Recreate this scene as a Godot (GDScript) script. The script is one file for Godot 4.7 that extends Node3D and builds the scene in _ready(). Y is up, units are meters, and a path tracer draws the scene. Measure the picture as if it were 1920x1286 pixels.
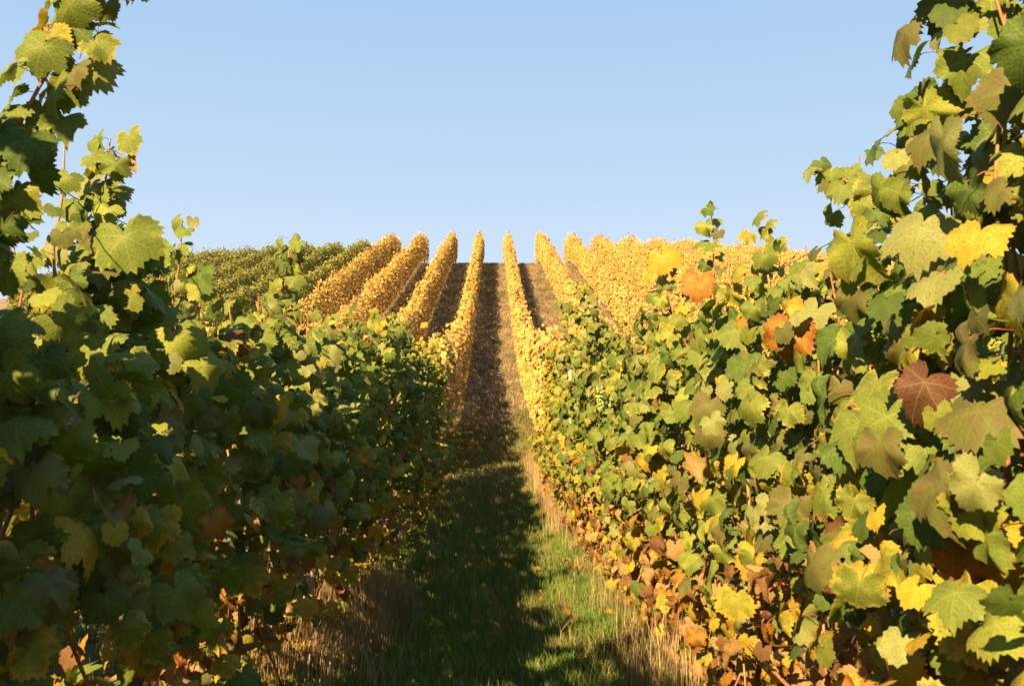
extends Node3D

# ---------------------------------------------------------------- tuning
const EYE := 1.05
const SUN_AZ := 24.5      # degrees to the side of straight behind the camera
const SUN_EL := 27.0
var rng := RandomNumberGenerator.new()
var mats := {}
var leaf_mats: Array = []          # textured leaf materials, index = kind
var leaf_meshes: Array = []        # flat to wavy living leaves
var dry_meshes: Array = []         # curled dead leaves
var mass_leaf: Mesh                # leaf used where single leaves are not parts
var far_leaf: Mesh
var used_names := {}
var sun_dir := Vector3.ZERO
var turning := 0.0                 # share of leaves already turning yellow on the plant at hand

# ---------------------------------------------------------------- names and tags
func numbered(n: String) -> String:
	if not used_names.has(n):
		used_names[n] = 0
		return n
	used_names[n] += 1
	return "%s_%03d" % [n, used_names[n]]

func tag(o: Node, label: String, category: String, group := "") -> void:
	o.set_meta("label", label)
	o.set_meta("category", category)
	if group != "":
		o.set_meta("group", group)

func thing(called: String, at: Vector3) -> Node3D:
	var o := Node3D.new()
	o.name = numbered(called)
	o.position = at
	add_child(o, true)
	return o

func part(called: String, mesh: Mesh, mat: Material, parent: Node) -> MeshInstance3D:
	var o := MeshInstance3D.new()
	o.name = called
	o.mesh = mesh
	if mat:
		o.material_override = mat
	parent.add_child(o, true)
	return o

func rnd(a: float, b: float) -> float:
	return rng.randf_range(a, b)

func rvec(s: float) -> Vector3:
	return Vector3(rnd(-s, s), rnd(-s, s), rnd(-s, s))

func lin(r: float, g: float, b: float) -> Color:
	return Color(r, g, b).linear_to_srgb()

func table(t: Array, d: float) -> float:
	if d <= t[0][0]:
		return t[0][1]
	for i in range(1, t.size()):
		if d <= t[i][0]:
			return lerpf(t[i - 1][1], t[i][1], (d - t[i - 1][0]) / (t[i][0] - t[i - 1][0]))
	return t[-1][1]

# ---------------------------------------------------------------- terrain
func ground_at(x: float, d: float) -> float:
	var g := 0.0
	if d < 6.0:
		g = 0.0
	elif d < 42.0:
		g = 0.275 * (d - 6.0) * (d - 6.0) / 72.0
	elif d < 69.0:
		g = 4.95 + 0.275 * (d - 42.0)
	elif d < 81.0:
		var t := d - 69.0
		g = 12.375 + 0.275 * t - 0.375 * t * t / 24.0
	else:
		g = maxf(13.425 - 0.1 * (d - 81.0), 0.0)
	var side := minf(absf(x), 60.0)
	return g - 0.85 * side * side / 400.0 * smoothstep(10.0, 60.0, d) * (1.0 - smoothstep(100.0, 180.0, d))

func on_ground(x: float, d: float) -> Vector3:
	return Vector3(x, ground_at(x, d), -d)

# ---------------------------------------------------------------- mesh helpers
func tube(st: SurfaceTool, pts: Array, radii: Array, sides: int) -> void:
	var rings := []
	for i in pts.size():
		var dir: Vector3
		if i == 0:
			dir = pts[1] - pts[0]
		elif i == pts.size() - 1:
			dir = pts[i] - pts[i - 1]
		else:
			dir = pts[i + 1] - pts[i - 1]
		dir = dir.normalized()
		var a := dir.cross(Vector3(0.31, 0.2, 0.93)).normalized()
		var b := dir.cross(a)
		var ring := []
		for k in sides:
			var w := TAU * k / sides
			ring.append(pts[i] + (a * cos(w) + b * sin(w)) * radii[i])
		rings.append(ring)
	for i in rings.size() - 1:
		for k in sides:
			var k2 := (k + 1) % sides
			var p = [rings[i][k], rings[i][k2], rings[i + 1][k], rings[i + 1][k2]]
			for q in [0, 2, 1, 1, 2, 3]:
				st.add_vertex(p[q])
	for cap in [0, rings.size() - 1]:
		for k in range(1, sides - 1):
			var order = [0, k, k + 1] if cap == 0 else [0, k + 1, k]
			for q in order:
				st.add_vertex(rings[cap][q])

func tube_mesh(pts: Array, radii: Array, sides: int) -> ArrayMesh:
	var st := SurfaceTool.new()
	st.begin(Mesh.PRIMITIVE_TRIANGLES)
	tube(st, pts, radii, sides)
	st.generate_normals()
	st.index()
	return st.commit()

# outline of a vine leaf: angle from the tip (0..PI) -> reach
const OUTLINE := [[0.0, 0.60], [14.0, 0.53], [30.0, 0.41], [50.0, 0.55], [66.0, 0.49], [84.0, 0.35], [112.0, 0.46], [135.0, 0.41], [158.0, 0.31], [172.0, 0.15], [180.0, 0.05]]
func reach(theta: float, lobed: float) -> float:
	var r := table(OUTLINE, rad_to_deg(absf(theta)))
	var round_r := 0.53 * (1.0 - smoothstep(2.35, 3.1, absf(theta)) * 0.85)
	return lerpf(round_r, r, lobed)

func leaf_bend(x: float, y: float, p: Dictionary) -> Vector3:
	var r := sqrt(x * x + y * y)
	var th := atan2(x, -y)
	var z = p.fold * absf(x) - p.droop * r * r + p.wave * r * sin(p.k * th + p.ph) - p.roll * x * x
	z += p.wave * 0.28 * sin(9.0 * x + p.ph * 2.0) * sin(8.0 * y + p.ph)
	var out := Vector3(x, y, z)
	if p.curl > 0.0:                                   # dead leaves roll up sideways and lengthwise
		var w = x * p.curl
		out = Vector3(sin(w) / p.curl, y * (1.0 - 0.25 * absf(x)), z + (1.0 - cos(w)) / p.curl)
	if p.tip > 0.0:                                    # the tip hangs back
		var v := maxf(-out.y - 0.1, 0.0)
		out.z -= p.tip * v * v
		out.y += p.tip * 0.35 * v * v
	return out

func make_leaf(p: Dictionary, outer: int, petiole: bool, bark: Material) -> ArrayMesh:
	var st := SurfaceTool.new()
	st.begin(Mesh.PRIMITIVE_TRIANGLES)
	var inner := outer / 4
	var ring_o := []
	var skew := rnd(0.0, 0.09)
	var turn := rnd(0.0, TAU)
	var stretch := rnd(0.88, 1.14)
	var ring_i := []
	for k in outer:
		var th := -PI + TAU * (k + 0.5) / outer
		var r := reach(th, p.lobed) * (1.055 if k % 2 == 0 else 0.945) * rnd(0.965, 1.035) * (1.0 + skew * sin(2.0 * th + turn) + skew * 0.8 * sin(th + turn * 1.7))
		if absf(th) > 2.9:
			r = reach(th, p.lobed)
		ring_o.append(Vector2(sin(th) * r * stretch, -cos(th) * r))
	for k in inner:
		var th := -PI + TAU * (k * 4 + 2.0) / outer
		var r := reach(th, 0.5) * 0.52
		ring_i.append(Vector2(sin(th) * r, -cos(th) * r))
	var tris := []
	for k in inner:
		var k2 := (k + 1) % inner
		tris += [[Vector2.ZERO, ring_i[k], ring_i[k2]]]
		var o := k * 4 + 1
		for j in 4:
			var from = ring_i[k] if j < 2 else ring_i[k2]
			tris += [[from, ring_o[(o + j) % outer], ring_o[(o + j + 1) % outer]]]
			if j == 1:
				tris += [[ring_i[k], ring_o[(o + 2) % outer], ring_i[k2]]]
	for t in tris:
		for v in [t[0], t[1], t[2]]:
			st.set_uv(Vector2(0.5 + v.x * 0.78, 0.5 + v.y * 0.78))
			st.set_smooth_group(0)
			st.add_vertex(leaf_bend(v.x, v.y, p))
	st.generate_normals()
	st.index()
	var mesh: ArrayMesh = st.commit()
	if petiole:
		var s2 := SurfaceTool.new()
		s2.begin(Mesh.PRIMITIVE_TRIANGLES)
		tube(s2, [Vector3(0, 0.0, -0.004), Vector3(0.02, 0.18, -0.08), Vector3(0.05, 0.30, -0.26), Vector3(0.06, 0.34, -0.5)], [0.008, 0.010, 0.011, 0.013], 3)
		s2.generate_normals()
		s2.index()
		s2.commit(mesh)
		mesh.surface_set_material(1, bark)
	return mesh

# ---------------------------------------------------------------- textures
var noise_a := FastNoiseLite.new()
var noise_b := FastNoiseLite.new()

# base, blotch: linear colours; edge: colour of the margin; vein: colour of the veins
func leaf_texture(n: int, base: Vector3, blotch: Vector3, edge: Vector3, vein: Vector3, edge_from: float, blotchy: float, spots: float, seed_: int) -> ImageTexture:
	var im := Image.create(n, n, false, Image.FORMAT_RGB8)
	var dirs := []
	for a in [0.0, 0.92, -0.92, 1.95, -1.95]:
		dirs.append(Vector2(sin(a), -cos(a)))
	for j in n:
		for i in n:
			var p := Vector2((i + 0.5) / n - 0.5, (j + 0.5) / n - 0.5) / 0.78
			var r := p.length()
			var th := atan2(p.x, -p.y)
			var e := r / maxf(reach(th, 0.8), 0.05)
			var best := -9.0
			var a := 0.0
			var b := 0.0
			for d in dirs:
				var c: float = p.dot(d)
				if c > best:
					best = c
					a = c
					b = p.cross(d)
			var main := 1.0 - smoothstep(0.004, 0.013 - 0.012 * clampf(a, 0.0, 0.6), absf(b))
			var s := fposmod((a - absf(b) * 0.85) * 11.0 + (0.5 if b > 0.0 else 0.0), 1.0)
			var second := (1.0 - smoothstep(0.03, 0.10, minf(s, 1.0 - s))) * 0.55 * (1.0 - smoothstep(0.7, 1.1, e))
			var v := clampf(maxf(main, second), 0.0, 1.0)
			var na := noise_a.get_noise_2d(i * 256.0 / n + seed_ * 311.0, j * 256.0 / n)
			var nb := noise_b.get_noise_2d(i * 256.0 / n + seed_ * 177.0, j * 256.0 / n)
			var col := base.lerp(blotch, clampf(blotchy * (na * 1.6 + 0.35 + nb * 0.5), 0.0, 1.0))
			var ed := smoothstep(edge_from, edge_from + 0.25, e + na * 0.5 + nb * 0.08 - v * 0.22)
			col = col.lerp(edge, ed)
			col = col.lerp(vein, v * 0.75)
			if spots > 0.0 and nb > 0.45 - spots * 0.25:
				col = col.lerp(Vector3(0.10, 0.05, 0.02), clampf((nb - 0.45 + spots * 0.25) * 6.0, 0.0, 0.8))
			col *= 1.0 + nb * 0.26
			im.set_pixel(i, j, lin(col.x, col.y, col.z))
	return ImageTexture.create_from_image(im)

func leaf_relief(n: int) -> ImageTexture:
	var im := Image.create(n, n, false, Image.FORMAT_L8)
	var dirs := []
	for a in [0.0, 0.92, -0.92, 1.95, -1.95]:
		dirs.append(Vector2(sin(a), -cos(a)))
	for j in n:
		for i in n:
			var p := Vector2((i + 0.5) / n - 0.5, (j + 0.5) / n - 0.5) / 0.78
			var best := -9.0
			var a := 0.0
			var b := 0.0
			for d in dirs:
				var c: float = p.dot(d)
				if c > best:
					best = c
					a = c
					b = p.cross(d)
			var s := fposmod((a - absf(b) * 0.85) * 11.0 + (0.5 if b > 0.0 else 0.0), 1.0)
			var quilt := (0.5 + 0.5 * sin(s * PI)) * smoothstep(0.0, 0.05, absf(b)) + 0.4 * noise_b.get_noise_2d(i * 3.1 + 90.0, j * 3.1)
			var h := 0.25 + 0.55 * quilt + 0.2 * noise_b.get_noise_2d(i * 2.0, j * 2.0)
			im.set_pixel(i, j, Color(h, h, h))
	return ImageTexture.create_from_image(im)

func ramp_texture(size: int, freq: float, stops: Array, seed_: int, octaves := 4) -> ImageTexture:
	var nz := FastNoiseLite.new()
	nz.seed = seed_
	nz.frequency = freq
	nz.fractal_octaves = octaves
	var raw := nz.get_seamless_image(size, size)
	var im := Image.create(size, size, false, Image.FORMAT_RGB8)
	var g := Gradient.new()
	var offs := PackedFloat32Array()
	var cols := PackedColorArray()
	for s in stops:
		offs.append(s[0])
		cols.append(lin(s[1].x, s[1].y, s[1].z))
	g.offsets = offs
	g.colors = cols
	for j in size:
		for i in size:
			im.set_pixel(i, j, g.sample(raw.get_pixel(i, j).r))
	return ImageTexture.create_from_image(im)

func flat_mat(called: String, c: Color, rough := 0.8) -> StandardMaterial3D:
	var m := StandardMaterial3D.new()
	m.resource_name = called
	m.albedo_color = c
	m.roughness = rough
	m.metallic_specular = 0.35
	m.cull_mode = BaseMaterial3D.CULL_DISABLED
	mats[called] = m
	return m

func leaf_mat(called: String, tex: Texture2D, relief: Texture2D, back: Color) -> StandardMaterial3D:
	var m := flat_mat(called, Color.WHITE, 0.6)
	m.metallic_specular = 0.27
	m.albedo_texture = tex
	m.backlight_enabled = true
	m.backlight = back
	m.heightmap_enabled = true
	m.heightmap_texture = relief
	m.heightmap_scale = 0.07
	return m

enum { GREEN, DEEP, EDGED, OLIVE, PALE, HALF, YELLOW, ORANGE, BROWN, TAN, PURPLE, LIME }

func make_materials() -> void:
	noise_a.seed = 5
	noise_a.frequency = 0.018
	noise_a.fractal_octaves = 3
	noise_b.seed = 9
	noise_b.frequency = 0.09
	noise_b.fractal_octaves = 2
	var relief := leaf_relief(128)
	var n := 176
	var V := func(r: float, g: float, b: float) -> Vector3: return Vector3(r, g, b)
	var green := Color(0.62, 0.72, 0.18).linear_to_srgb()
	var warm := Color(0.8, 0.62, 0.2).linear_to_srgb()
	var specs := [
		["green_leaf", Vector3(0.119, 0.158, 0.025), Vector3(0.156, 0.190, 0.031), Vector3(0.207, 0.216, 0.038), Vector3(0.228, 0.246, 0.059), 0.98, 0.8, 0.25, green],
		["deep_green_leaf", Vector3(0.065, 0.103, 0.018), Vector3(0.096, 0.134, 0.024), Vector3(0.114, 0.143, 0.025), Vector3(0.134, 0.176, 0.042), 1.05, 0.8, 0.0, green],
		["yellow_edged_leaf", Vector3(0.125, 0.165, 0.024), Vector3(0.197, 0.210, 0.029), Vector3(0.320, 0.256, 0.040), Vector3(0.236, 0.252, 0.059), 0.80, 0.8, 0.40, green],
		["olive_leaf", Vector3(0.114, 0.129, 0.025), Vector3(0.120, 0.096, 0.036), Vector3(0.176, 0.128, 0.048), Vector3(0.160, 0.144, 0.048), 0.95, 1.0, 0.5, green],
		["pale_leaf", Vector3(0.197, 0.210, 0.059), Vector3(0.228, 0.232, 0.066), Vector3(0.208, 0.192, 0.064), Vector3(0.245, 0.262, 0.107), 1.0, 0.6, 0.20, green],
		["half_yellow_leaf", Vector3(0.207, 0.221, 0.025), Vector3(0.336, 0.248, 0.024), Vector3(0.416, 0.296, 0.028), Vector3(0.249, 0.257, 0.042), 0.62, 1.1, 0.50, warm],
		["yellow_leaf", Vector3(0.384, 0.264, 0.021), Vector3(0.432, 0.312, 0.036), Vector3(0.400, 0.240, 0.032), Vector3(0.320, 0.272, 0.048), 0.95, 1.0, 0.4, warm],
		["orange_leaf", Vector3(0.344, 0.136, 0.018), Vector3(0.320, 0.208, 0.024), Vector3(0.288, 0.088, 0.016), Vector3(0.288, 0.200, 0.040), 0.75, 1.0, 0.7, warm],
		["brown_leaf", Vector3(0.160, 0.076, 0.029), Vector3(0.216, 0.112, 0.045), Vector3(0.120, 0.056, 0.024), Vector3(0.184, 0.104, 0.040), 0.85, 1.0, 0.3, warm],
		["tan_leaf", Vector3(0.320, 0.192, 0.068), Vector3(0.368, 0.240, 0.088), Vector3(0.264, 0.128, 0.048), Vector3(0.264, 0.168, 0.064), 0.85, 1.0, 0.3, warm],
		["purple_brown_leaf", Vector3(0.104, 0.042, 0.027), Vector3(0.128, 0.060, 0.030), Vector3(0.088, 0.032, 0.024), Vector3(0.192, 0.176, 0.040), 0.95, 1.0, 0.3, warm],
		["lime_leaf", Vector3(0.207, 0.238, 0.029), Vector3(0.245, 0.257, 0.042), Vector3(0.264, 0.232, 0.040), Vector3(0.311, 0.319, 0.066), 0.9, 0.9, 0.25, green],
	]
	for i in specs.size():
		var s = specs[i]
		var tex := leaf_texture(n, s[1], s[2], s[3], s[4], s[5], s[6], s[7], i + 1)
		leaf_mats.append(leaf_mat(s[0], tex, relief, s[8]))
	# a pale patterned leaf that the copies tint
	var plain_tex := leaf_texture(n, Vector3(0.80, 0.80, 0.80), Vector3(1, 1, 1), Vector3(1, 0.95, 0.8), Vector3(1, 1, 0.9), 0.95, 0.9, 0.0, 31)
	var mm := leaf_mat("leaf_tinted", plain_tex, relief, Color(0.7, 0.7, 0.3).linear_to_srgb())
	mm.vertex_color_use_as_albedo = true
	var fm := flat_mat("far_leaf_tinted", Color.WHITE, 0.6)
	fm.vertex_color_use_as_albedo = true
	fm.backlight_enabled = true
	fm.backlight = Color(0.42, 0.36, 0.14).linear_to_srgb()
	var gm := flat_mat("grass_blade", Color.WHITE, 0.6)
	gm.vertex_color_use_as_albedo = true
	gm.backlight_enabled = true
	gm.backlight = Color(0.5, 0.55, 0.15).linear_to_srgb()
	# bark, canes, posts
	var bark := flat_mat("bark", Color.WHITE, 0.95)
	bark.albedo_texture = ramp_texture(128, 0.05, [[0.2, Vector3(0.06, 0.04, 0.03)], [0.55, Vector3(0.16, 0.11, 0.08)], [0.85, Vector3(0.30, 0.22, 0.16)]], 3)
	bark.uv1_triplanar = true
	bark.uv1_scale = Vector3(9, 1.6, 9)
	bark.heightmap_enabled = true
	bark.heightmap_texture = bark.albedo_texture
	bark.heightmap_scale = 0.8
	var cane := flat_mat("cane", Color.WHITE, 0.55)
	cane.albedo_texture = ramp_texture(64, 0.06, [[0.2, Vector3(0.19, 0.065, 0.028)], [0.6, Vector3(0.30, 0.125, 0.048)], [0.9, Vector3(0.38, 0.20, 0.08)]], 4)
	cane.uv1_triplanar = true
	cane.uv1_scale = Vector3(6, 1.2, 6)
	flat_mat("petiole", lin(0.20, 0.055, 0.035), 0.55)
	flat_mat("wire", lin(0.32, 0.32, 0.33), 0.45).metallic = 0.8
	flat_mat("tendril", lin(0.42, 0.38, 0.31), 0.6)
	flat_mat("grape", lin(0.24, 0.28, 0.07), 0.3)
	var post := flat_mat("post_wood", Color.WHITE, 0.9)
	post.albedo_texture = ramp_texture(128, 0.04, [[0.2, Vector3(0.20, 0.16, 0.12)], [0.5, Vector3(0.42, 0.36, 0.28)], [0.85, Vector3(0.56, 0.50, 0.42)]], 7)
	post.uv1_triplanar = true
	post.uv1_scale = Vector3(14, 0.9, 14)
	post.heightmap_enabled = true
	post.heightmap_texture = post.albedo_texture
	post.heightmap_scale = 0.4
	var gr := flat_mat("ground_soil", Color.WHITE, 0.95)
	gr.albedo_texture = ramp_texture(512, 0.022, [[0.15, Vector3(0.45, 0.40, 0.36)], [0.45, Vector3(0.85, 0.80, 0.75)], [0.6, Vector3(0.95, 1.0, 0.8)], [0.85, Vector3(1.35, 1.2, 1.0)]], 12, 6)
	gr.uv1_triplanar = true
	gr.uv1_world_triplanar = true
	gr.uv1_scale = Vector3(0.37, 0.37, 0.37)
	gr.vertex_color_use_as_albedo = true
	gr.heightmap_enabled = true
	gr.heightmap_texture = gr.albedo_texture
	gr.heightmap_scale = 4.0

func make_meshes() -> void:
	rng.seed = 77
	for i in 16:
		leaf_meshes.append(make_leaf({"lobed": rnd(0.5, 1.05), "fold": rnd(-0.15, 0.6), "droop": rnd(0.05, 0.8), "wave": rnd(0.06, 0.2), "k": 3.0 + i % 3, "ph": rnd(0, 6), "roll": rnd(-0.4, 1.0), "curl": 0.0, "tip": rnd(0.0, 1.2)}, 56, true, mats.petiole))
	for i in 4:
		dry_meshes.append(make_leaf({"lobed": 0.9, "fold": rnd(0.1, 0.4), "droop": rnd(-0.3, 0.5), "wave": rnd(0.12, 0.25), "k": 5.0, "ph": rnd(0, 6), "roll": 0.0, "curl": rnd(2.4, 4.6), "tip": rnd(0.6, 1.6)}, 40, true, mats.petiole))
	mass_leaf = make_leaf({"lobed": 0.55, "fold": 0.15, "droop": 0.25, "wave": 0.08, "k": 4.0, "ph": 1.0, "roll": 0.2, "curl": 0.0, "tip": 0.4}, 32, false, null)
	far_leaf = make_leaf({"lobed": 0.9, "fold": 0.25, "droop": 0.3, "wave": 0.1, "k": 3.0, "ph": 1.0, "roll": 0.2, "curl": 0.0, "tip": 0.5}, 12, false, null)

# ---------------------------------------------------------------- leaves
func leaf_basis(n: Vector3, tip: Vector3, size: float) -> Basis:
	var z := n.normalized()
	var y := -(tip - z * tip.dot(z))
	if y.length() < 0.05:
		y = Vector3(0.3, 1, 0.2) - z * Vector3(0.3, 1, 0.2).dot(z)
	y = y.normalized()
	var x := y.cross(z)
	return Basis(x * size, y * size, z * size)

const TINTS := [Vector3(0.130, 0.171, 0.027), Vector3(0.075, 0.111, 0.019), Vector3(0.171, 0.190, 0.029), Vector3(0.123, 0.127, 0.037), Vector3(0.207, 0.216, 0.063), Vector3(0.272, 0.224, 0.026), Vector3(0.400, 0.280, 0.024), Vector3(0.336, 0.160, 0.020), Vector3(0.176, 0.088, 0.034), Vector3(0.336, 0.208, 0.072), Vector3(0.112, 0.048, 0.028), Vector3(0.228, 0.246, 0.032)]

func pick(weights: Array) -> int:
	var total := 0.0
	for w in weights:
		total += w
	var r := rng.randf() * total
	for i in weights.size():
		r -= weights[i]
		if r <= 0.0:
			return i
	return 0

#                 GREEN DEEP EDGED OLIVE PALE HALF YELLOW ORANGE BROWN TAN PURPLE LIME
const HIGH_MIX := [0.30, 0.16, 0.17, 0.10, 0.12, 0.035, 0.015, 0.002, 0.001, 0.003, 0.002, 0.12]
const MID_MIX := [0.29, 0.22, 0.16, 0.10, 0.13, 0.045, 0.022, 0.004, 0.003, 0.008, 0.002, 0.06]
const LOW_MIX := [0.21, 0.15, 0.17, 0.08, 0.11, 0.11, 0.06, 0.012, 0.02, 0.045, 0.0, 0.05]
const FOOT_MIX := [0.07, 0.05, 0.08, 0.06, 0.06, 0.15, 0.12, 0.07, 0.16, 0.24, 0.0, 0.02]

func leaf_kind(h: float) -> int:
	if h > 1.45:
		return pick(HIGH_MIX)
	if h > 0.95:
		return pick(MID_MIX)
	if h > 0.6:
		return pick(LOW_MIX)
	return pick(FOOT_MIX)

func leaf_part(root: Node, l: Dictionary, called := "leaf") -> MeshInstance3D:
	var o := MeshInstance3D.new()
	o.name = called
	o.mesh = l.mesh
	o.transform = Transform3D(l.basis, l.pos)
	o.set_surface_override_material(0, leaf_mats[l.kind])
	root.add_child(o, true)
	return o

func leaf_mass(root: Node, leaves: Array, mesh: Mesh, mat: Material, called := "foliage") -> void:
	if leaves.is_empty():
		return
	var mm := MultiMesh.new()
	mm.transform_format = MultiMesh.TRANSFORM_3D
	mm.use_colors = true
	mm.mesh = mesh
	mm.instance_count = leaves.size()
	for i in leaves.size():
		var l = leaves[i]
		mm.set_instance_transform(i, Transform3D(l.basis, l.pos))
		mm.set_instance_color(i, l.tint)
	var o := MultiMeshInstance3D.new()
	o.name = called
	o.multimesh = mm
	o.material_override = mat
	o.set_meta("kind", "stuff")
	root.add_child(o, true)

# one leaf on a shoot at P (plant space), towards the open side OUT
func hang_leaf(p: Vector3, out: Vector3, size: float, h: float, kind := -1) -> Dictionary:
	var k := kind if kind >= 0 else leaf_kind(h)
	if rng.randf() < turning:
		k = [EDGED, LIME, HALF, YELLOW, HALF][rng.randi() % 5]
	var dry := k == BROWN or k == TAN
	# leaves turn to the light: those on the lee side of the row lean back towards it
	var lee := out.x * sun_dir.x < 0.0
	var n := out * (0.42 if lee else 0.75) + Vector3.UP * rnd(0.1, 0.6) + Vector3(sun_dir.x, 0.15, sun_dir.z) * (rnd(0.3, 1.1) if lee else rnd(0.1, 0.7)) + rvec(0.64)
	var tip := Vector3.DOWN + out * 0.35 + rvec(0.55)
	var mesh: Mesh = dry_meshes[rng.randi() % dry_meshes.size()] if dry and rng.randf() < 0.8 else leaf_meshes[rng.randi() % leaf_meshes.size()]
	var t: Vector3 = TINTS[k] * rnd(0.8, 1.2)
	return {"pos": p, "basis": leaf_basis(n, tip, size), "mesh": mesh, "kind": k, "tint": Color(t.x, t.y, t.z), "out": out, "size": size}

# ---------------------------------------------------------------- a single grapevine
const TOP_SHADE := [[0.5, 2.3], [0.95, 2.15], [1.2, 1.60], [1.6, 1.49], [2.0, 1.40], [2.25, 1.62], [2.6, 1.62], [3.0, 1.58], [3.5, 1.44], [4.2, 1.66], [4.6, 1.60], [5.5, 1.66], [7.4, 1.84], [9.8, 1.98], [13.0, 1.98]]
const TOP_SUN := [[0.0, 2.25], [1.8, 2.12], [2.0, 1.80], [2.3, 1.56], [2.8, 1.64], [3.4, 1.68], [3.8, 1.60], [4.2, 1.52], [5.0, 1.62], [5.6, 1.70], [7.0, 1.82], [8.5, 1.92], [13.5, 1.86]]

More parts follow.
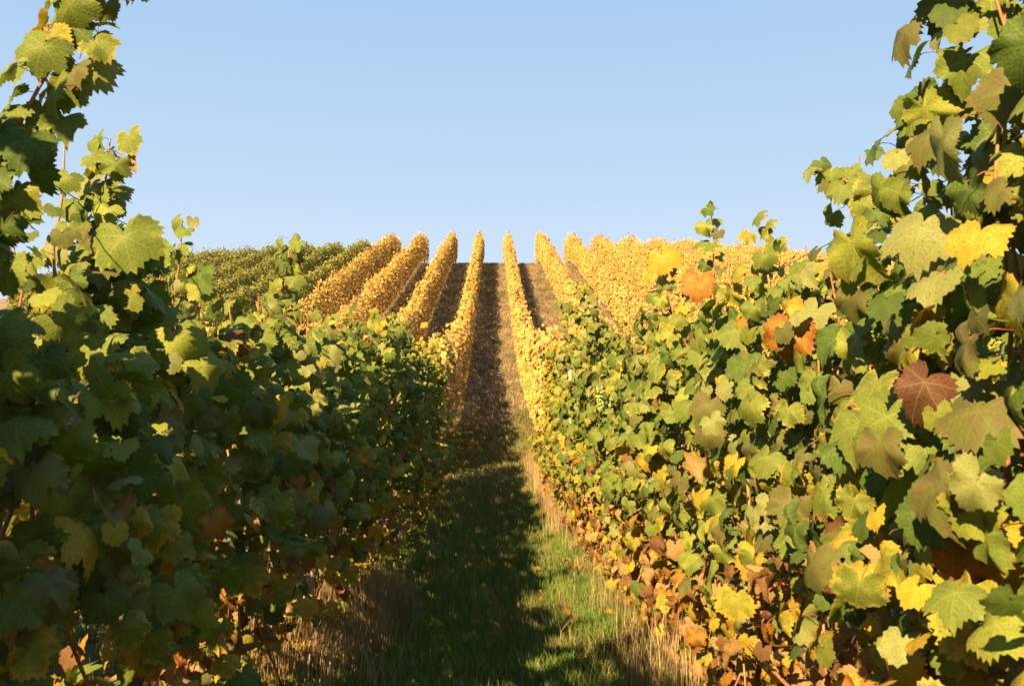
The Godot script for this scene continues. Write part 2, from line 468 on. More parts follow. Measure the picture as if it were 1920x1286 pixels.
func grapevine(side: float, d: float, parts_most: int, label: String, hero: Array) -> Node3D:
	turning = 0.42 * smoothstep(8.0, 14.0, d)
	var base := on_ground(side, d)
	var root := thing("grapevine", base)
	tag(root, label, "grapevine", "grapevines along the two green rows beside the path")
	# trunk with a knotty head
	var pts := []
	var rad := []
	var lean := rvec(0.05)
	for i in 8:
		var t := i / 7.0
		pts.append(Vector3(lean.x * t * 2.0 + rnd(-0.022, 0.022), t * 0.70, lean.z * t * 2.0 + rnd(-0.022, 0.022)))
		rad.append(lerpf(0.046, 0.03, t) * rnd(0.8, 1.25) * (1.35 if i == 7 else 1.0))
	pts[0].y = -0.05
	part("trunk", tube_mesh(pts, rad, 9), mats.bark, root)
	var head: Vector3 = pts[7]
	for s in [-1.0, 1.0]:
		var arm := [head, head + Vector3(rnd(-0.03, 0.03), 0.09, s * 0.16), head + Vector3(rnd(-0.04, 0.04), 0.12, s * 0.36), head + Vector3(rnd(-0.05, 0.05), 0.07, s * 0.56)]
		part("fruiting_cane", tube_mesh(arm, [0.012, 0.009, 0.008, 0.006], 6), mats.bark, root)
	# shoots and their leaves
	var leaves := []
	var path_side := -side
	var shoots := 10
	for i in shoots:
		var z := -0.55 + 1.1 * (i + rnd(0.2, 0.8)) / shoots
		var top := table(TOP_SHADE if side < 0 else TOP_SUN, d - z) + rnd(-0.20, 0.07) - 0.14 * smoothstep(0.6, 1.0, absf(z) / 0.57)
		if rng.randf() < 0.12:
			top += rnd(0.05, 0.2)
		var gap := absf(z) / 0.57                               # thinner between two vines
		var w := lerpf(0.31, 0.12, gap * gap)
		var shoot := []
		var sr := []
		var drift := Vector3(rnd(-0.10, 0.10), 0, rnd(-0.12, 0.12))
		for k in 6:
			var t := k / 5.0
			shoot.append(Vector3(head.x * (1.0 - t) + drift.x * t + rnd(-0.02, 0.02), lerpf(0.76, top, t), z + drift.z * t + rnd(-0.02, 0.02)))
			sr.append(lerpf(0.0060, 0.0022, t))
		part("shoot", tube_mesh(shoot, sr, 5), mats.cane, root)
		var count := int((top - 0.7) / 0.0145)
		for k in count:
			var t := clampf((k + rnd(0.0, 1.0)) / count, 0.0, 0.999)
			var at := t * 5.0
			var p: Vector3 = shoot[int(at)].lerp(shoot[int(at) + 1], at - int(at))
			var sgn := path_side if rng.randf() < 0.56 else -path_side
			var out := Vector3(sgn, 0, rnd(-0.75, 0.75)).normalized()
			var taper := 1.0 - 0.62 * smoothstep(0.5, 1.0, t)
			var off := w * taper * sqrt(rng.randf())
			p += out * (off + 0.02) + Vector3(0, rnd(-0.06, 0.04), rnd(-0.05, 0.05))
			var size := lerpf(0.054, 0.140, pow(rng.randf(), 1.8)) * (1.0 - 0.30 * smoothstep(0.85, 1.0, t))
			leaves.append(hang_leaf(p, out, size, p.y))
	# the foot of the vine: hanging yellow and dry leaves
	for k in (310 if side > 0.0 else 230):
		var sgn := path_side if rng.randf() < 0.6 else -path_side
		var out := Vector3(sgn, 0, rnd(-0.8, 0.8)).normalized()
		var h := 0.08 + 0.78 * pow(rng.randf(), 0.7)
		var p := Vector3(sgn * rnd(0.02, 0.40) * (0.55 + h * 0.5) * (1.0 + 0.45 * smoothstep(7.0, 10.0, d)), h, rnd(-0.58, 0.58))
		leaves.append(hang_leaf(p, out, rnd(0.055, 0.112), h))
	# dry leaves massed low on the open side of the sunlit row
	if side > 0.0:
		for k in 120:
			var out := Vector3(path_side, 0, rnd(-0.9, 0.9)).normalized()
			var p := Vector3(path_side * rnd(0.04, 0.28), 0.05 + 0.45 * rng.randf(), rnd(-0.6, 0.6))
			leaves.append(hang_leaf(p, out, rnd(0.055, 0.105), p.y, [TAN, BROWN, TAN, HALF, YELLOW, ORANGE, TAN][rng.randi() % 7]))
	# a few bent low canes
	for k in 3:
		var z := rnd(-0.5, 0.5)
		var low := [head + Vector3(0, 0.02, z * 0.3), Vector3(path_side * rnd(0.08, 0.2), rnd(0.55, 0.75), z), Vector3(path_side * rnd(0.12, 0.28), rnd(0.25, 0.5), z + rnd(-0.2, 0.2)), Vector3(path_side * rnd(0.1, 0.3), rnd(0.05, 0.25), z + rnd(-0.35, 0.35))]
		part("low_cane", tube_mesh(low, [0.006, 0.005, 0.004, 0.003], 5), mats.cane, root)
	# shoots that stand out from the row: [from, to, leaves, size] in the world's metres (x, height, distance)
	for hs in hero:
		var a := Vector3(hs[0].x, hs[0].y, -hs[0].z) - base
		var b := Vector3(hs[1].x, hs[1].y, -hs[1].z) - base
		var mid := a.lerp(b, 0.5) + rvec(0.03)
		part("shoot", tube_mesh([a, a.lerp(mid, 0.5) + rvec(0.01), mid, mid.lerp(b, 0.5) + rvec(0.01), b], [0.0045, 0.004, 0.0035, 0.003, 0.0018], 5), mats.cane, root)
		var many := int(hs[2] * 1.5)
		for k in many:
			var t: float = (k + 0.7) / float(many)
			var p := a.lerp(mid, t * 2.0) if t < 0.5 else mid.lerp(b, t * 2.0 - 1.0)
			var ang := k * 2.4 + rnd(-0.5, 0.5)
			var out := Vector3(cos(ang), 0.1, sin(ang) * 0.8).normalized()
			var l := hang_leaf(p + out * rnd(0.02, 0.07), (out + Vector3(0, 0.1, 0.9)).normalized(), hs[3] * rnd(0.6, 1.0) * (1.0 - 0.25 * t), p.y)
			l.size = 1.0
			l.out = Vector3(path_side, 0, 0)
			leaves.append(l)
	# the leaves that show largest are parts; what is left is one mass
	var scored := []
	for l in leaves:
		var facing: float = 0.6 + 0.4 * signf(l.out.x * path_side)
		scored.append([l.size * facing * (0.5 + absf(l.pos.x)) * (1.3 if l.pos.y > 1.4 else 1.0), l])
	scored.sort_custom(func(a, b): return a[0] > b[0])
	var rest := []
	for i in scored.size():
		if i < parts_most:
			leaf_part(root, scored[i][1])
		else:
			rest.append(scored[i][1])
	leaf_mass(root, rest, mass_leaf, mats.leaf_tinted)
	return root

# single leaves the photograph shows clearly: world metres (x, height, distance)
func special_leaf(root: Node3D, at: Vector3, normal: Vector3, tip: Vector3, size: float, kind: int, mesh: int, label := "") -> void:
	var o := MeshInstance3D.new()
	o.name = "leaf"
	o.mesh = leaf_meshes[mesh] if mesh < 9 else dry_meshes[mesh - 9]
	o.set_surface_override_material(0, leaf_mats[kind])
	o.transform = Transform3D(leaf_basis(normal, tip, size), Vector3(at.x, at.y, -at.z) - root.position)
	if label != "":
		o.set_meta("label", label)
	root.add_child(o, true)

# ---------------------------------------------------------------- rows too far to tell their vines apart
func tint_far(x: float, d: float, bush: float, patch: float) -> Color:
	var c: Vector3
	var r := rng.randf()
	var green_share := smoothstep(7.4, 9.3, -x)                       # the rows uphill on the shaded side are still green
	green_share = maxf(green_share, 0.55 * smoothstep(5.5, 6.5, -x) * smoothstep(0.05, 0.3, patch))
	green_share = maxf(green_share, 0.75 * (1.0 - smoothstep(14.5, 23.0, d)) * smoothstep(-0.3, 0.3, patch + 0.2))
	if rng.randf() < green_share:
		c = Vector3(0.205, 0.200, 0.034) if r < 0.55 else Vector3(0.140, 0.150, 0.026)
		if r > 0.90:
			c = Vector3(0.269, 0.202, 0.025)
	elif r < 0.58:
		c = Vector3(0.500, 0.305, 0.058)
	elif r < 0.80:
		c = Vector3(0.490, 0.260, 0.074)
	elif r < 0.90:
		c = Vector3(0.480, 0.370, 0.075)
	elif r < 0.97:
		c = Vector3(0.252, 0.109, 0.024)
	else:
		c = Vector3(0.202, 0.185, 0.025)
	if x > 0.0 and d > 30.0:
		c = c.lerp(Vector3(0.490, 0.255, 0.082), 0.35)
	if x > -8.0:
		c = c.lerp(Vector3(0.30, 0.150, 0.045), clampf(bush * 0.35, 0.0, 0.3)).lerp(Vector3(0.36, 0.30, 0.05), clampf(-bush * 0.5, 0.0, 0.4))
	c *= rnd(0.74, 1.24)
	return Color(c.x, c.y, c.z)

func vine_row(x: float, d0: float, d1: float, near_parts: int, label: String) -> void:
	var root := thing("vine_row", on_ground(x, d0))
	tag(root, label, "vine row", "vine rows climbing the hill")
	var leaves := []
	var stems := SurfaceTool.new()
	stems.begin(Mesh.PRIMITIVE_TRIANGLES)
	var d := d0
	var step := 0.25
	while d < d1:
		var near := 1.0 - smoothstep(18.0, 30.0, d)
		var per_m := lerpf(720.0 if absf(x) < 4.0 else 520.0, 760.0, near)
		var size := lerpf(0.098, 0.095, near)
		var bush := noise_b.get_noise_2d(floorf(d / 1.15) * 37.0, x * 61.0) * 1.6      # one vine is fuller than the next
		var lump := noise_b.get_noise_2d(d * 9.0, x * 50.0)
		var patch := noise_a.get_noise_2d(d * 22.0, x * 90.0) * 2.0
		var top := (2.02 if x > -8.0 else 1.60) + 0.2 * lump + 0.15 * bush + (0.14 if d > 40.0 else 0.0) + 0.08 * noise_b.get_noise_2d(d * 40.0, x * 31.0)
		var bottom := 0.34 + 0.15 * noise_b.get_noise_2d(d * 30.0, x * 77.0 + 500.0)
		var half := 0.225 + 0.10 * lump + 0.02 * bush
		for i in int(per_m * step):
			var dd := d + rng.randf() * step
			var hh := pow(rng.randf(), 0.85)
			var h := lerpf(bottom, top, hh)
			var sgn := 1.0 if rng.randf() < 0.5 else -1.0
			var w := half * (1.0 - 0.45 * smoothstep(0.8, 1.0, hh)) * (0.6 + 0.4 * smoothstep(0.0, 0.3, hh))
			if rng.randf() < 0.07 and hh > 0.6:
				h += rnd(0.0, 0.34)
			var p := Vector3(x + sgn * w * pow(rng.randf(), 0.4), ground_at(x, dd) + h, -dd)
			var out := Vector3(sgn, 0, rnd(-0.6, 0.6))
			var n := out * 0.7 + Vector3.UP * rnd(0.1, 0.7) + Vector3(sun_dir.x, 0.1, sun_dir.z) * rnd(0.2, 0.7) + rvec(0.46)
			leaves.append({"pos": p - root.position, "basis": leaf_basis(n, Vector3.DOWN + rvec(0.6), size * rnd(0.55, 1.45)), "tint": tint_far(x, dd, bush, patch), "mesh": leaf_meshes[rng.randi() % leaf_meshes.size()], "kind": YELLOW})
		d += step
	d = d0 + 0.4
	while d < d1:
		var g := on_ground(x, d) - root.position
		tube(stems, [g + Vector3(0, -0.05, 0), g + Vector3(rnd(-0.05, 0.05), 0.4, rnd(-0.05, 0.05)), g + Vector3(rnd(-0.05, 0.05), 0.8, 0)], [0.035, 0.03, 0.02], 5)
		d += 1.15
	stems.generate_normals()
	var so := part("stem", stems.commit(), mats.bark, root)
	so.set_meta("kind", "stuff")
	for i in mini(near_parts, leaves.size()):
		var l = leaves[i]
		var t: Color = l.tint
		l.kind = YELLOW
		if t.g > t.r:
			l.kind = GREEN
		elif t.r < 0.3:
			l.kind = HALF
		elif t.g < t.r * 0.5:
			l.kind = TAN
		leaf_part(root, l)
	leaf_mass(root, leaves.slice(near_parts), far_leaf, mats.far_leaf_tinted)

# a simpler green row of the near plot, seen only through gaps
func back_row(x: float, d0: float, d1: float, label: String) -> void:
	var root := thing("vine_row", on_ground(x, d0))
	tag(root, label, "vine row", "green vine rows behind the two rows beside the path")
	var leaves := []
	turning = 0.1
	for i in int((d1 - d0) * 420.0):
		var d := rnd(d0, d1)
		var lump := noise_b.get_noise_2d(d * 14.0, x * 50.0)
		var h := rnd(0.3, 1.72 + 0.3 * lump)
		var sgn := 1.0 if rng.randf() < 0.5 else -1.0
		var p := Vector3(x + sgn * (0.05 + 0.25 * rng.randf()), ground_at(x, d) + h, -d)
		var l := hang_leaf(p - root.position, Vector3(sgn, 0, rnd(-0.6, 0.6)).normalized(), rnd(0.08, 0.14), h)
		leaves.append(l)
	leaf_mass(root, leaves, mass_leaf, mats.leaf_tinted)
	var stems := SurfaceTool.new()
	stems.begin(Mesh.PRIMITIVE_TRIANGLES)
	var d := d0 + 0.5
	while d < d1:
		var g := on_ground(x, d) - root.position
		tube(stems, [g + Vector3(0, -0.05, 0), g + Vector3(rnd(-0.05, 0.05), 0.4, rnd(-0.05, 0.05)), g + Vector3(rnd(-0.05, 0.05), 0.8, 0)], [0.045, 0.035, 0.03], 6)
		d += 1.15
	stems.generate_normals()
	part("stem", stems.commit(), mats.bark, root).set_meta("kind", "stuff")

# ---------------------------------------------------------------- ground cover
func tuft_mesh(blades: int, height: float, spread: float, width: float, bend: float) -> ArrayMesh:
	var st := SurfaceTool.new()
	st.begin(Mesh.PRIMITIVE_TRIANGLES)
	for i in blades:
		var a := rnd(0, TAU)
		var root_at := Vector3(rnd(-1, 1), 0, rnd(-1, 1)) * spread
		var h := height * rnd(0.45, 1.1)
		var dir := Vector3(cos(a), 0, sin(a))
		var side := Vector3(-sin(a), 0, cos(a)).rotated(Vector3.UP, rnd(-0.8, 0.8)) * width * rnd(0.7, 1.2)
		var b := bend * rnd(0.2, 1.2)
		var p0 := root_at
		var p1 := root_at + Vector3.UP * h * 0.55 + dir * h * b * 0.25
		var p2 := root_at + Vector3.UP * h * (1.0 - b * 0.25) + dir * h * b * 0.9
		for v in [p0 - side, p1 - side * 0.8, p0 + side, p0 + side, p1 - side * 0.8, p1 + side * 0.8, p1 - side * 0.8, p2, p1 + side * 0.8]:
			st.add_vertex(v)
	st.generate_normals()
	return st.commit()

func scatter(called: String, label: String, mesh: Mesh, spots: Array, mat: Material) -> void:
	var mm := MultiMesh.new()
	mm.transform_format = MultiMesh.TRANSFORM_3D
	mm.use_colors = true
	mm.mesh = mesh
	mm.instance_count = spots.size()
	for i in spots.size():
		mm.set_instance_transform(i, spots[i][0])
		mm.set_instance_color(i, spots[i][1])
	var o := MultiMeshInstance3D.new()
	o.name = numbered(called)
	o.multimesh = mm
	o.material_override = mat
	o.set_meta("kind", "stuff")
	o.set_meta("label", label)
	o.set_meta("category", "grass")
	add_child(o, true)

func tuft_at(x: float, d: float, s: float, flat := 1.0) -> Transform3D:
	return Transform3D(Basis(Vector3.UP, rnd(0, TAU)).scaled(Vector3(s, s * flat * rnd(0.8, 1.2), s)), on_ground(x, d) - Vector3(0, 0.01, 0))

func tinted(c: Vector3, v := 0.3) -> Color:
	c *= rnd(1.0 - v, 1.0 + v)
	return Color(c.x, c.y, c.z)

func ground_cover() -> void:
	rng.seed = 401
	var green_tuft := tuft_mesh(14, 0.11, 0.07, 0.0022, 0.7)
	var long_tuft := tuft_mesh(12, 0.24, 0.06, 0.002, 0.6)
	var straw_tuft := tuft_mesh(14, 0.42, 0.09, 0.0018, 0.45)
	var hill_tuft := tuft_mesh(10, 0.14, 0.12, 0.006, 0.8)
	var spots := []
	for i in 40000:                                             # the grass path between the two green rows
		var d := 3.2 + 20.0 * pow(rng.randf(), 1.9)
		var x := rnd(-1.25, 1.25) if rng.randf() < 0.85 else rnd(-3.4, 3.4)
		var bare := noise_a.get_noise_2d(x * 60.0, d * 60.0)
		if bare < -0.28 and rng.randf() < 0.7:
			continue
		var c := Vector3(0.095, 0.150, 0.022) if rng.randf() < 0.75 else Vector3(0.150, 0.185, 0.032)
		var dryness := 0.08 + 0.25 * smoothstep(10.0, 18.0, d) + 0.25 * smoothstep(0.6, 1.0, absf(x)) + maxf(-bare, 0.0) * 0.5
		if rng.randf() < dryness:
			c = Vector3(0.311, 0.213, 0.088) if rng.randf() < 0.6 else Vector3(0.213, 0.127, 0.049)
		spots.append([tuft_at(x, d, rnd(0.6, 1.3)), tinted(c)])
	scatter("path_grass", "short green grass on the path between the two green vine rows", green_tuft, spots, mats.grass_blade)
	spots = []
	for i in 1500:
		var d := 3.4 + 11.0 * pow(rng.randf(), 1.3)
		var x := rnd(-1.0, 1.1)
		if noise_a.get_noise_2d(x * 90.0 + 700.0, d * 50.0) < 0.05:
			continue
		var c := Vector3(0.075, 0.105, 0.019) if rng.randf() < 0.6 else Vector3(0.270, 0.195, 0.090)
		spots.append([tuft_at(x, d, rnd(0.6, 1.15)), tinted(c)])
	scatter("tall_grass", "taller loose grass blades standing in the short path grass", long_tuft, spots, mats.grass_blade)
	spots = []
	for i in 2200:                                              # straw under the rows
		var d := 3.6 + 14.0 * rng.randf()
		var s := 1.0 if rng.randf() < 0.72 else -1.0
		var x := s * rnd(0.55, 1.05)
		var amount := 0.03
		if s > 0.0:
			amount = 0.05 + 0.9 * smoothstep(9.0, 11.0, d) + 0.5 * (1.0 - smoothstep(4.6, 5.2, d))
		elif d < 6.8 and d > 4.0:
			amount = 1.0
		if rng.randf() > amount:
			continue
		var c := Vector3(0.340, 0.238, 0.111) if rng.randf() < 0.7 else Vector3(0.221, 0.136, 0.060)
		spots.append([tuft_at(x, d, rnd(0.5, 1.05)), tinted(c)])
	for i in 260:                                               # the dead clump at the foot of the shaded row
		var d := rnd(4.1, 6.4)
		var x := -0.72 + rnd(-0.22, 0.24)
		spots.append([tuft_at(x, d, rnd(0.5, 1.0), 0.9), tinted(Vector3(0.230, 0.130, 0.062) if rng.randf() < 0.7 else Vector3(0.272, 0.187, 0.085))])
	scatter("straw", "tall dry straw and dead stalks along the foot of the green rows", straw_tuft, spots, mats.grass_blade)
	spots = []
	for i in 52000:                                             # dry turf between the rows on the hill
		var d := 14.0 + 64.0 * pow(rng.randf(), 1.25)
		var lane := (rng.randi() % 11) - 5
		if lane != 0 and absf(lane * 2.0) * 2.1 > d:
			continue
		var x := lane * 2.1 + rnd(-1.05, 1.05)
		var nz := noise_a.get_noise_2d(x * 40.0, d * 16.0)
		var c := Vector3(0.345, 0.245, 0.138)
		var r := rng.randf()
		if r < 0.30 + nz * 0.9 + 0.45 * (1.0 - smoothstep(16.0, 34.0, d)):
			c = Vector3(0.115, 0.125, 0.038)
		elif r > 0.75:
			c = Vector3(0.170, 0.108, 0.056)
		spots.append([tuft_at(x, d, rnd(0.6, 1.3)), tinted(c)])
	scatter("hill_turf", "dry tan turf between the yellow vine rows on the hill", hill_tuft, spots, mats.grass_blade)
	# dead leaves lying about
	spots = []
	for i in 3600:
		var d := 1.5 + 22.0 * pow(rng.randf(), 1.6)
		var x := rnd(-2.7, 2.0)
		if absf(x) < 0.7 and rng.randf() < 0.68:
			continue
		var n := Vector3.UP + rvec(0.5)
		var t := Transform3D(leaf_basis(n, rvec(1.0), rnd(0.05, 0.11)), on_ground(x, d) + Vector3(0, rnd(0.03, 0.07), 0))
		var r := rng.randf()
		spots.append([t, tinted(Vector3(0.288, 0.120, 0.040) if r < 0.5 else Vector3(0.336, 0.216, 0.080) if r < 0.8 else Vector3(0.368, 0.264, 0.032))])
	scatter("leaf_litter", "fallen orange and tan vine leaves in the grass", dry_meshes[1], spots, mats.leaf_tinted)

func make_ground() -> void:
	var xs := []
	var ds := []
	var v := -420.0
	while v <= 420.0:
		xs.append(v)
		var a := absf(v + 0.01)
		v += 0.5 if a < 6.0 else 2.0 if a < 50.0 else 20.0
	v = -120.0
	while v <= 520.0:
		ds.append(v)
		v += 20.0 if v < -20.0 else 2.0 if v < 0.0 else 0.5 if v < 20.0 else 1.0 if v < 90.0 else 20.0
	var st := SurfaceTool.new()
	st.begin(Mesh.PRIMITIVE_TRIANGLES)
	for d in ds:
		for x in xs:
			var c := Vector3(0.205, 0.148, 0.084) if d + 9.0 * noise_a.get_noise_2d(x * 70.0, d * 40.0) > 18.0 else Vector3(0.058, 0.058, 0.022)
			st.set_color(Color(c.x, c.y, c.z))
			var bump := 0.03 * noise_a.get_noise_2d(x * 40.0, d * 40.0)
			st.add_vertex(Vector3(x, ground_at(x, d) + bump - 0.015, -d))
	var w := xs.size()
	for j in ds.size() - 1:
		for i in w - 1:
			var a := j * w + i
			for q in [a, a + w, a + 1, a + 1, a + w, a + w + 1]:
				st.add_index(q)
	st.generate_normals()
	var o := part("ground", st.commit(), mats.ground_soil, self)
	o.name = numbered("ground")
	o.set_meta("kind", "structure")
	o.set_meta("label", "grassy earth of the vineyard rising to the crest of the hill")

# ---------------------------------------------------------------- posts, wires, ties
func post(x: float, d: float, tall: float, label: String, thick := 0.045) -> void:
	var o := thing("trellis_post", on_ground(x, d))
	tag(o, label, "post", "trellis posts in the vine rows")
	var pts := []
	var rad := []
	for i in 5:
		pts.append(Vector3(rnd(-0.006, 0.006), -0.1 + (tall + 0.1) * i / 4.0, rnd(-0.006, 0.006)))
		rad.append(thick * rnd(0.93, 1.05))
	pts.append(Vector3(0, tall + 0.012, 0))
	rad.append(thick * 0.75)
	part("shaft", tube_mesh(pts, rad, 10), mats.post_wood, o)
	part("wire_staple", tube_mesh([Vector3(-thick - 0.006, 0.8, -0.02), Vector3(-thick - 0.012, 0.8, 0), Vector3(-thick - 0.006, 0.8, 0.02)], [0.003, 0.003, 0.003], 4), mats.wire, o)

func wire(x: float, h: float, d0: float, d1: float, label: String) -> void:
	var pts := []
	var rad := []
	var n := 14
	for i in n + 1:
		var d := lerpf(d0, d1, i / float(n))
		pts.append(on_ground(x, d) + Vector3(rnd(-0.01, 0.01), h + 0.012 * sin(i * 2.1), 0))
		rad.append(0.0016)
	var o := part("trellis_wire", tube_mesh(pts, rad, 5), mats.wire, self)
	o.name = numbered("trellis_wire")
	tag(o, label, "wire", "trellis wires")

func curl_tie(at: Vector3, label: String) -> void:                 # dried pale tendril wound on the wire
	var pts := []
	var rad := []
	for i in 70:
		var t := i / 69.0
		var a := t * TAU * 5.3
		var r := 0.011 * (0.5 + absf(sin(t * 7.0)))
		pts.append(Vector3(cos(a) * r, -0.055 * t + 0.008 * sin(a * 1.7), sin(a) * r))
		rad.append(0.0009)
	var o := thing("dried_tendril", Vector3(at.x, at.y, -at.z))
	tag(o, label, "tendril", "")
	part("coil", tube_mesh(pts, rad, 5), mats.tendril, o)

func grape_bunch(root: Node3D, at: Vector3, long: float) -> void:
	var b := Node3D.new()
	b.name = "grape_bunch"
	b.position = Vector3(at.x, at.y, -at.z) - root.position
	root.add_child(b, true)
	part("stalk", tube_mesh([Vector3(0, 0.06, 0), Vector3(0, 0.0, 0), Vector3(0, -long, 0)], [0.003, 0.0025, 0.0015], 5), mats.cane, b)
	var berry := SphereMesh.new()
	berry.radius = 0.0075
	berry.height = 0.015
	berry.radial_segments = 10
	berry.rings = 5
	for i in 46:
		var t := rng.randf()
		var r := 0.036 * sqrt(1.0 - t * 0.85) * sqrt(rng.randf())
		var a := rnd(0, TAU)
		part("grape", berry, mats.grape, b).position = Vector3(cos(a) * r, -long * t, sin(a) * r)

# ---------------------------------------------------------------- the scene
func _ready() -> void:
	rng.seed = 1
	# camera
	var cam := Camera3D.new()
	cam.name = "camera"
	cam.position = Vector3(0, EYE, 0)
	cam.rotation_degrees = Vector3(5.02, -1.055, 0)
	cam.fov = 37.4
	cam.near = 0.05
	cam.far = 2000.0
	var at := CameraAttributesPhysical.new()
	at.frustum_focal_length = 35.45
	at.frustum_focus_distance = 4.6
	at.frustum_near = 0.05
	at.frustum_far = 2000.0
	at.exposure_aperture = 11.0
	cam.attributes = at
	add_child(cam)
	# sky
	var sky_mat := ProceduralSkyMaterial.new()
	sky_mat.sky_top_color = lin(0.061, 0.127, 0.210)
	sky_mat.sky_horizon_color = lin(0.223, 0.2415, 0.259)
	sky_mat.sky_curve = 0.22
	sky_mat.ground_horizon_color = Color(0.40, 0.36, 0.28)
	sky_mat.ground_bottom_color = Color(0.25, 0.22, 0.15)
	var env := Environment.new()
	env.background_mode = Environment.BG_SKY
	env.sky = Sky.new()
	env.sky.sky_material = sky_mat
	env.tonemap_mode = Environment.TONE_MAPPER_LINEAR
	env.tonemap_exposure = 4.0
	env.sdfgi_enabled = true
	env.ssao_enabled = true
	env.ssil_enabled = true
	var we := WorldEnvironment.new()
	we.name = "environment"
	we.environment = env
	add_child(we)
	# sun: low, behind the camera and a little to the shaded row's side
	var az := deg_to_rad(SUN_AZ)
	var el := deg_to_rad(SUN_EL)
	sun_dir = Vector3(-sin(az) * cos(el), sin(el), cos(az) * cos(el))
	var sun := DirectionalLight3D.new()
	sun.name = "sun"
	sun.light_color = Color(1.0, 0.87, 0.66)
	sun.light_energy = 1.6
	sun.light_angular_distance = 0.5
	sun.sky_mode = DirectionalLight3D.SKY_MODE_LIGHT_ONLY
	sun.shadow_enabled = true
	add_child(sun)
	sun.look_at_from_position(sun_dir * 20.0, Vector3.ZERO)

	make_materials()
	make_meshes()
	make_ground()

	# rows on the hill
	rng.seed = 11
	var ordinal := ["first", "second", "third", "fourth", "fifth", "sixth", "seventh", "eighth", "ninth", "tenth", "eleventh", "twelfth", "thirteenth", "fourteenth", "fifteenth", "sixteenth"]
	for i in 14:
		var x: float = [-1.0, -3.0, -5.2, -7.3, -9.4][i] if i < 5 else -9.4 - 2.05 * (i - 4)
		var d0 := maxf(14.6, absf(x) * 2.1)
		var look := "yellow vine row on the hill"
		if i == 3:
			look = "hill vine row mixed yellow and green"
		elif i > 3:
			look = "green vine row high on the hill"
		vine_row(x, d0, 77.0, 300 if i < 2 else 0, "%s, %s from the path on its shaded side" % [look, ordinal[i]])
	for i in 15:
		var x: float = [1.0, 3.4, 5.6, 7.7][i] if i < 4 else 7.7 + 2.05 * (i - 3)
		var d0 := maxf(14.6, absf(x) * 1.9)
		vine_row(x, d0, 77.0, 300 if i < 1 else 0, "golden vine row on the hill, %s from the path on its sunlit side" % ordinal[i])
	back_row(-3.0, 0.6, 13.4, "green vine row glimpsed through the gaps of the shaded row")
	back_row(3.0, 1.2, 13.4, "green vine row glimpsed through the gaps of the sunlit row")

	# the two green rows beside the path
	rng.seed = 21
	var shade_labels := [
		"grapevine of the shaded row beside the camera, tallest of its row",
		"dark grapevine at the edge of the view with a tall shoot leaning into the sky",
		"grapevine in the shaded row with a sunlit top clump and one very large leaf",
		"grapevine in the shaded row with low sunlit shoots just past the big clump",
		"grapevine in the shaded row with one upright sprig against the green hill rows",
		"sixth vine of the shaded row, its upper leaves sunlit",
		"seventh vine of the shaded row, with bare pruned canes sticking out",
		"eighth vine of the shaded row, beyond the bare canes",
		"ninth vine of the shaded row, rounded green top",
		"tenth vine of the shaded row, yellowish top",
		"eleventh vine of the shaded row, third before the yellow hill rows",
		"twelfth vine of the shaded row, second before the yellow hill rows",
		"last green vine of the shaded row before the yellow hill row starts",
	]
	var shade_hero := {
		1: [[Vector3(-0.92, 1.35, 1.75), Vector3(-0.70, 1.93, 1.8), 36, 0.115]],
		2: [[Vector3(-0.95, 1.2, 2.45), Vector3(-0.93, 1.76, 2.42), 26, 0.125], [Vector3(-0.98, 1.2, 2.3), Vector3(-0.98, 1.72, 2.28), 10, 0.12]],
		3: [[Vector3(-0.95, 1.1, 3.05), Vector3(-0.93, 1.68, 3.0), 12, 0.10]],
		4: [[Vector3(-0.95, 1.1, 4.25), Vector3(-0.85, 1.85, 4.2), 26, 0.12]],
	}
	for i in 13:
		var d := -0.1 + 1.13 * i
		var most := 0 if i == 0 else 300 if i < 8 else 220
		var root := grapevine(-1.0, d, most, shade_labels[i], shade_hero.get(i, []))
		if i == 6:
			for c in [[Vector3(-0.82, 1.02, 6.75), Vector3(-0.62, 1.31, 6.65)], [Vector3(-0.80, 1.08, 6.85), Vector3(-0.60, 1.29, 6.8)]]:
				var a: Vector3 = Vector3(c[0].x, c[0].y, -c[0].z) - root.position
				var b: Vector3 = Vector3(c[1].x, c[1].y, -c[1].z) - root.position
				part("pruned_cane", tube_mesh([a, a.lerp(b, 0.5) + Vector3(0.006, 0.004, 0), b], [0.009, 0.008, 0.0075], 7), mats.cane, root)
		if i == 2:
			special_leaf(root, Vector3(-0.80, 1.47, 2.18), Vector3(0.05, 0.25, 1), Vector3(0.25, -1, 0), 0.145, GREEN, 2, "very large sunlit green leaf")
	var sun_labels := [
		"grapevine of the sunlit row beside the camera, at the edge of the view",
		"tall grapevine of the sunlit row with a large purple-brown leaf and yellow leaves",
		"grapevine in the sunlit row with a long shoot reaching out against the sky",
		"grapevine in the sunlit row with a thin bright cane standing low in it",
		"grapevine in the sunlit row with one orange leaf and a small sprig above",
		"grapevine in the sunlit row with bright yellow leaves near its top",
		"seventh vine of the sunlit row, with dry orange leaves at its foot",
		"eighth vine of the sunlit row, with two bunches of green grapes",
		"ninth vine of the sunlit row, leaning shoot over the path",
		"tenth vine of the sunlit row, beside the pale post",
		"eleventh vine of the sunlit row, just beyond the pale post",
		"last green vine of the sunlit row before the golden hill row starts",
	]
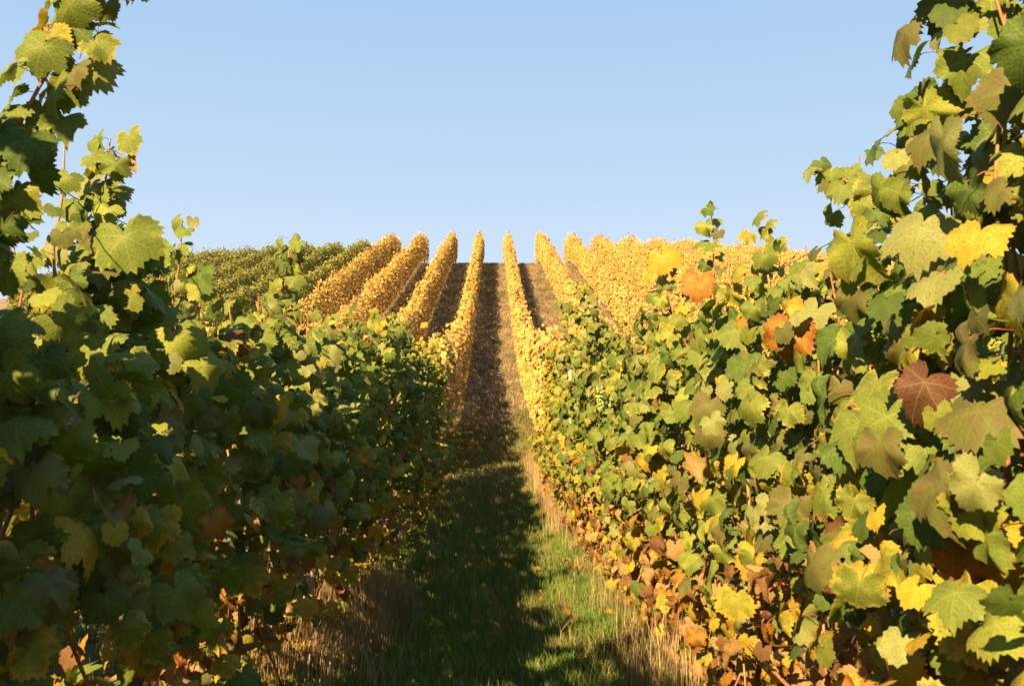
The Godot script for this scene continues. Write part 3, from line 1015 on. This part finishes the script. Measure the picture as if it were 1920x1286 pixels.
	var sun_hero := {
		1: [[Vector3(1.05, 1.4, 1.75), Vector3(1.0, 2.15, 1.75), 14, 0.13], [Vector3(1.05, 1.4, 1.9), Vector3(1.02, 2.1, 1.9), 12, 0.13], [Vector3(0.98, 1.3, 2.1), Vector3(0.98, 1.78, 2.1), 9, 0.12]],
		2: [[Vector3(1.0, 1.55, 2.4), Vector3(0.92, 1.80, 2.8), 14, 0.105], [Vector3(0.98, 1.5, 2.75), Vector3(1.04, 1.83, 2.8), 8, 0.11]],
		3: [[Vector3(0.95, 1.4, 3.4), Vector3(0.93, 1.80, 3.4), 9, 0.10]],
		4: [[Vector3(0.95, 1.4, 4.4), Vector3(0.95, 2.05, 4.35), 14, 0.115], [Vector3(0.88, 1.35, 4.4), Vector3(0.72, 1.82, 4.3), 11, 0.12]],
		5: [[Vector3(0.90, 1.5, 5.3), Vector3(0.84, 1.86, 5.2), 7, 0.12]],
		7: [[Vector3(0.85, 1.75, 7.6), Vector3(0.48, 2.02, 7.5), 16, 0.125], [Vector3(0.85, 1.7, 7.4), Vector3(0.62, 2.12, 7.3), 14, 0.12]],
		8: [[Vector3(0.8, 1.6, 8.6), Vector3(0.40, 1.70, 8.5), 16, 0.12]],
		9: [[Vector3(0.85, 1.7, 9.9), Vector3(0.70, 2.2, 9.8), 12, 0.12]],
	}
	for i in 12:
		var d := 0.35 + 1.15 * i
		var root := grapevine(1.0, d, 300 if i < 8 else 220, sun_labels[i], sun_hero.get(i, []))
		if i == 1:
			special_leaf(root, Vector3(0.70, 1.13, 1.63), Vector3(-0.45, 0.3, 0.8), Vector3(-0.6, -0.9, 0), 0.105, PURPLE, 3, "purple-brown leaf")
			special_leaf(root, Vector3(0.73, 0.93, 1.62), Vector3(-0.5, 0.35, 0.8), Vector3(-0.5, -1, 0), 0.095, YELLOW, 1, "yellow leaf")
			special_leaf(root, Vector3(0.80, 0.87, 1.62), Vector3(-0.7, 0.2, 0.6), Vector3(0.2, -1, 0), 0.125, YELLOW, 5, "yellow leaf hanging folded")
			special_leaf(root, Vector3(0.77, 0.74, 1.66), Vector3(-0.4, 0.35, 0.9), Vector3(0.3, -1, 0), 0.13, HALF, 6)
		if i == 2:
			special_leaf(root, Vector3(0.80, 1.03, 2.0), Vector3(-0.4, 0.4, 0.8), Vector3(0.1, -1, 0), 0.135, PALE, 4)
			special_leaf(root, Vector3(0.83, 1.09, 2.25), Vector3(-0.4, 0.2, 0.8), Vector3(0.0, -1, 0), 0.12, TAN, 10, "dry tan leaf")
		var standing := []
		if i == 2:
			standing = [[Vector3(0.86, 0.0, 2.25), Vector3(0.87, 0.35, 2.25), Vector3(0.86, 0.72, 2.28), 0.0085], [Vector3(0.90, 0.35, 1.88), Vector3(0.93, 0.55, 1.86), Vector3(1.0, 0.72, 1.85), 0.008], [Vector3(0.72, 0.45, 2.9), Vector3(0.80, 0.36, 2.7), Vector3(0.84, 0.28, 2.45), 0.006]]
		if i == 3:
			standing = [[Vector3(0.83, 0.60, 3.3), Vector3(0.835, 0.75, 3.3), Vector3(0.83, 0.92, 3.32), 0.006], [Vector3(0.78, 0.76, 3.25), Vector3(0.84, 0.68, 3.1), Vector3(0.90, 0.56, 2.95), 0.005]]
		for c in standing:
			var line := []
			for k in 3:
				line.append(Vector3(c[k].x, c[k].y, -c[k].z) - root.position)
			part("cane", tube_mesh(line, [c[3], c[3] * 0.95, c[3] * 0.85], 7), mats.cane, root)
		if i == 4:
			special_leaf(root, Vector3(0.70, 1.56, 3.42), Vector3(-0.2, 0.2, 0.9), Vector3(-0.1, -1, 0), 0.13, ORANGE, 6, "orange leaf")
			special_leaf(root, Vector3(0.72, 1.79, 4.25), Vector3(-0.3, 0.3, 0.9), Vector3(0.3, -1, 0), 0.14, YELLOW, 2, "bright yellow leaf")
		if i == 7:
			grape_bunch(root, Vector3(0.66, 1.33, 6.25), 0.13)
			grape_bunch(root, Vector3(0.72, 1.26, 6.35), 0.07)
	# posts and wires
	rng.seed = 31
	post(0.84, 10.6, 1.6, "pale wooden post at the foot of the sunlit row, between straw and vine leaves", 0.05)
	post(-0.98, 5.4, 1.5, "weathered post in the shaded row above the brown dead stalks")
	var spots := [[-3.02, 40.0, "second row of the shaded side, low on the slope"], [-3.0, 55.0, "second row of the shaded side, high on the slope"], [-5.1, 47.0, "third row of the shaded side, halfway up"], [-5.1, 60.0, "third row of the shaded side, near the crest"], [3.3, 48.0, "second row of the sunlit side, halfway up"], [3.3, 62.0, "second row of the sunlit side, near the crest"], [5.5, 52.0, "third row of the sunlit side"], [7.6, 58.0, "fourth row of the sunlit side"]]
	for s in spots:
		post(s[0], s[1], 1.8, "pale post in the hill's " + s[2], 0.05)
	for h in [0.8, 1.2, 1.6]:
		var where: String = {0.8: "lowest", 1.2: "middle", 1.6: "top"}[h]
		wire(-0.96, h, 0.4, 13.9, "%s trellis wire of the shaded green row" % where)
		wire(0.98, h, 0.4, 13.9, "%s trellis wire of the sunlit green row" % where)
	curl_tie(Vector3(0.80, 1.08, 2.2), "pale curled dry tendril on the wire of the sunlit row")
	curl_tie(Vector3(-0.82, 1.09, 1.96), "pale curled dry tendril hanging in the dark of the shaded row")
	ground_cover()
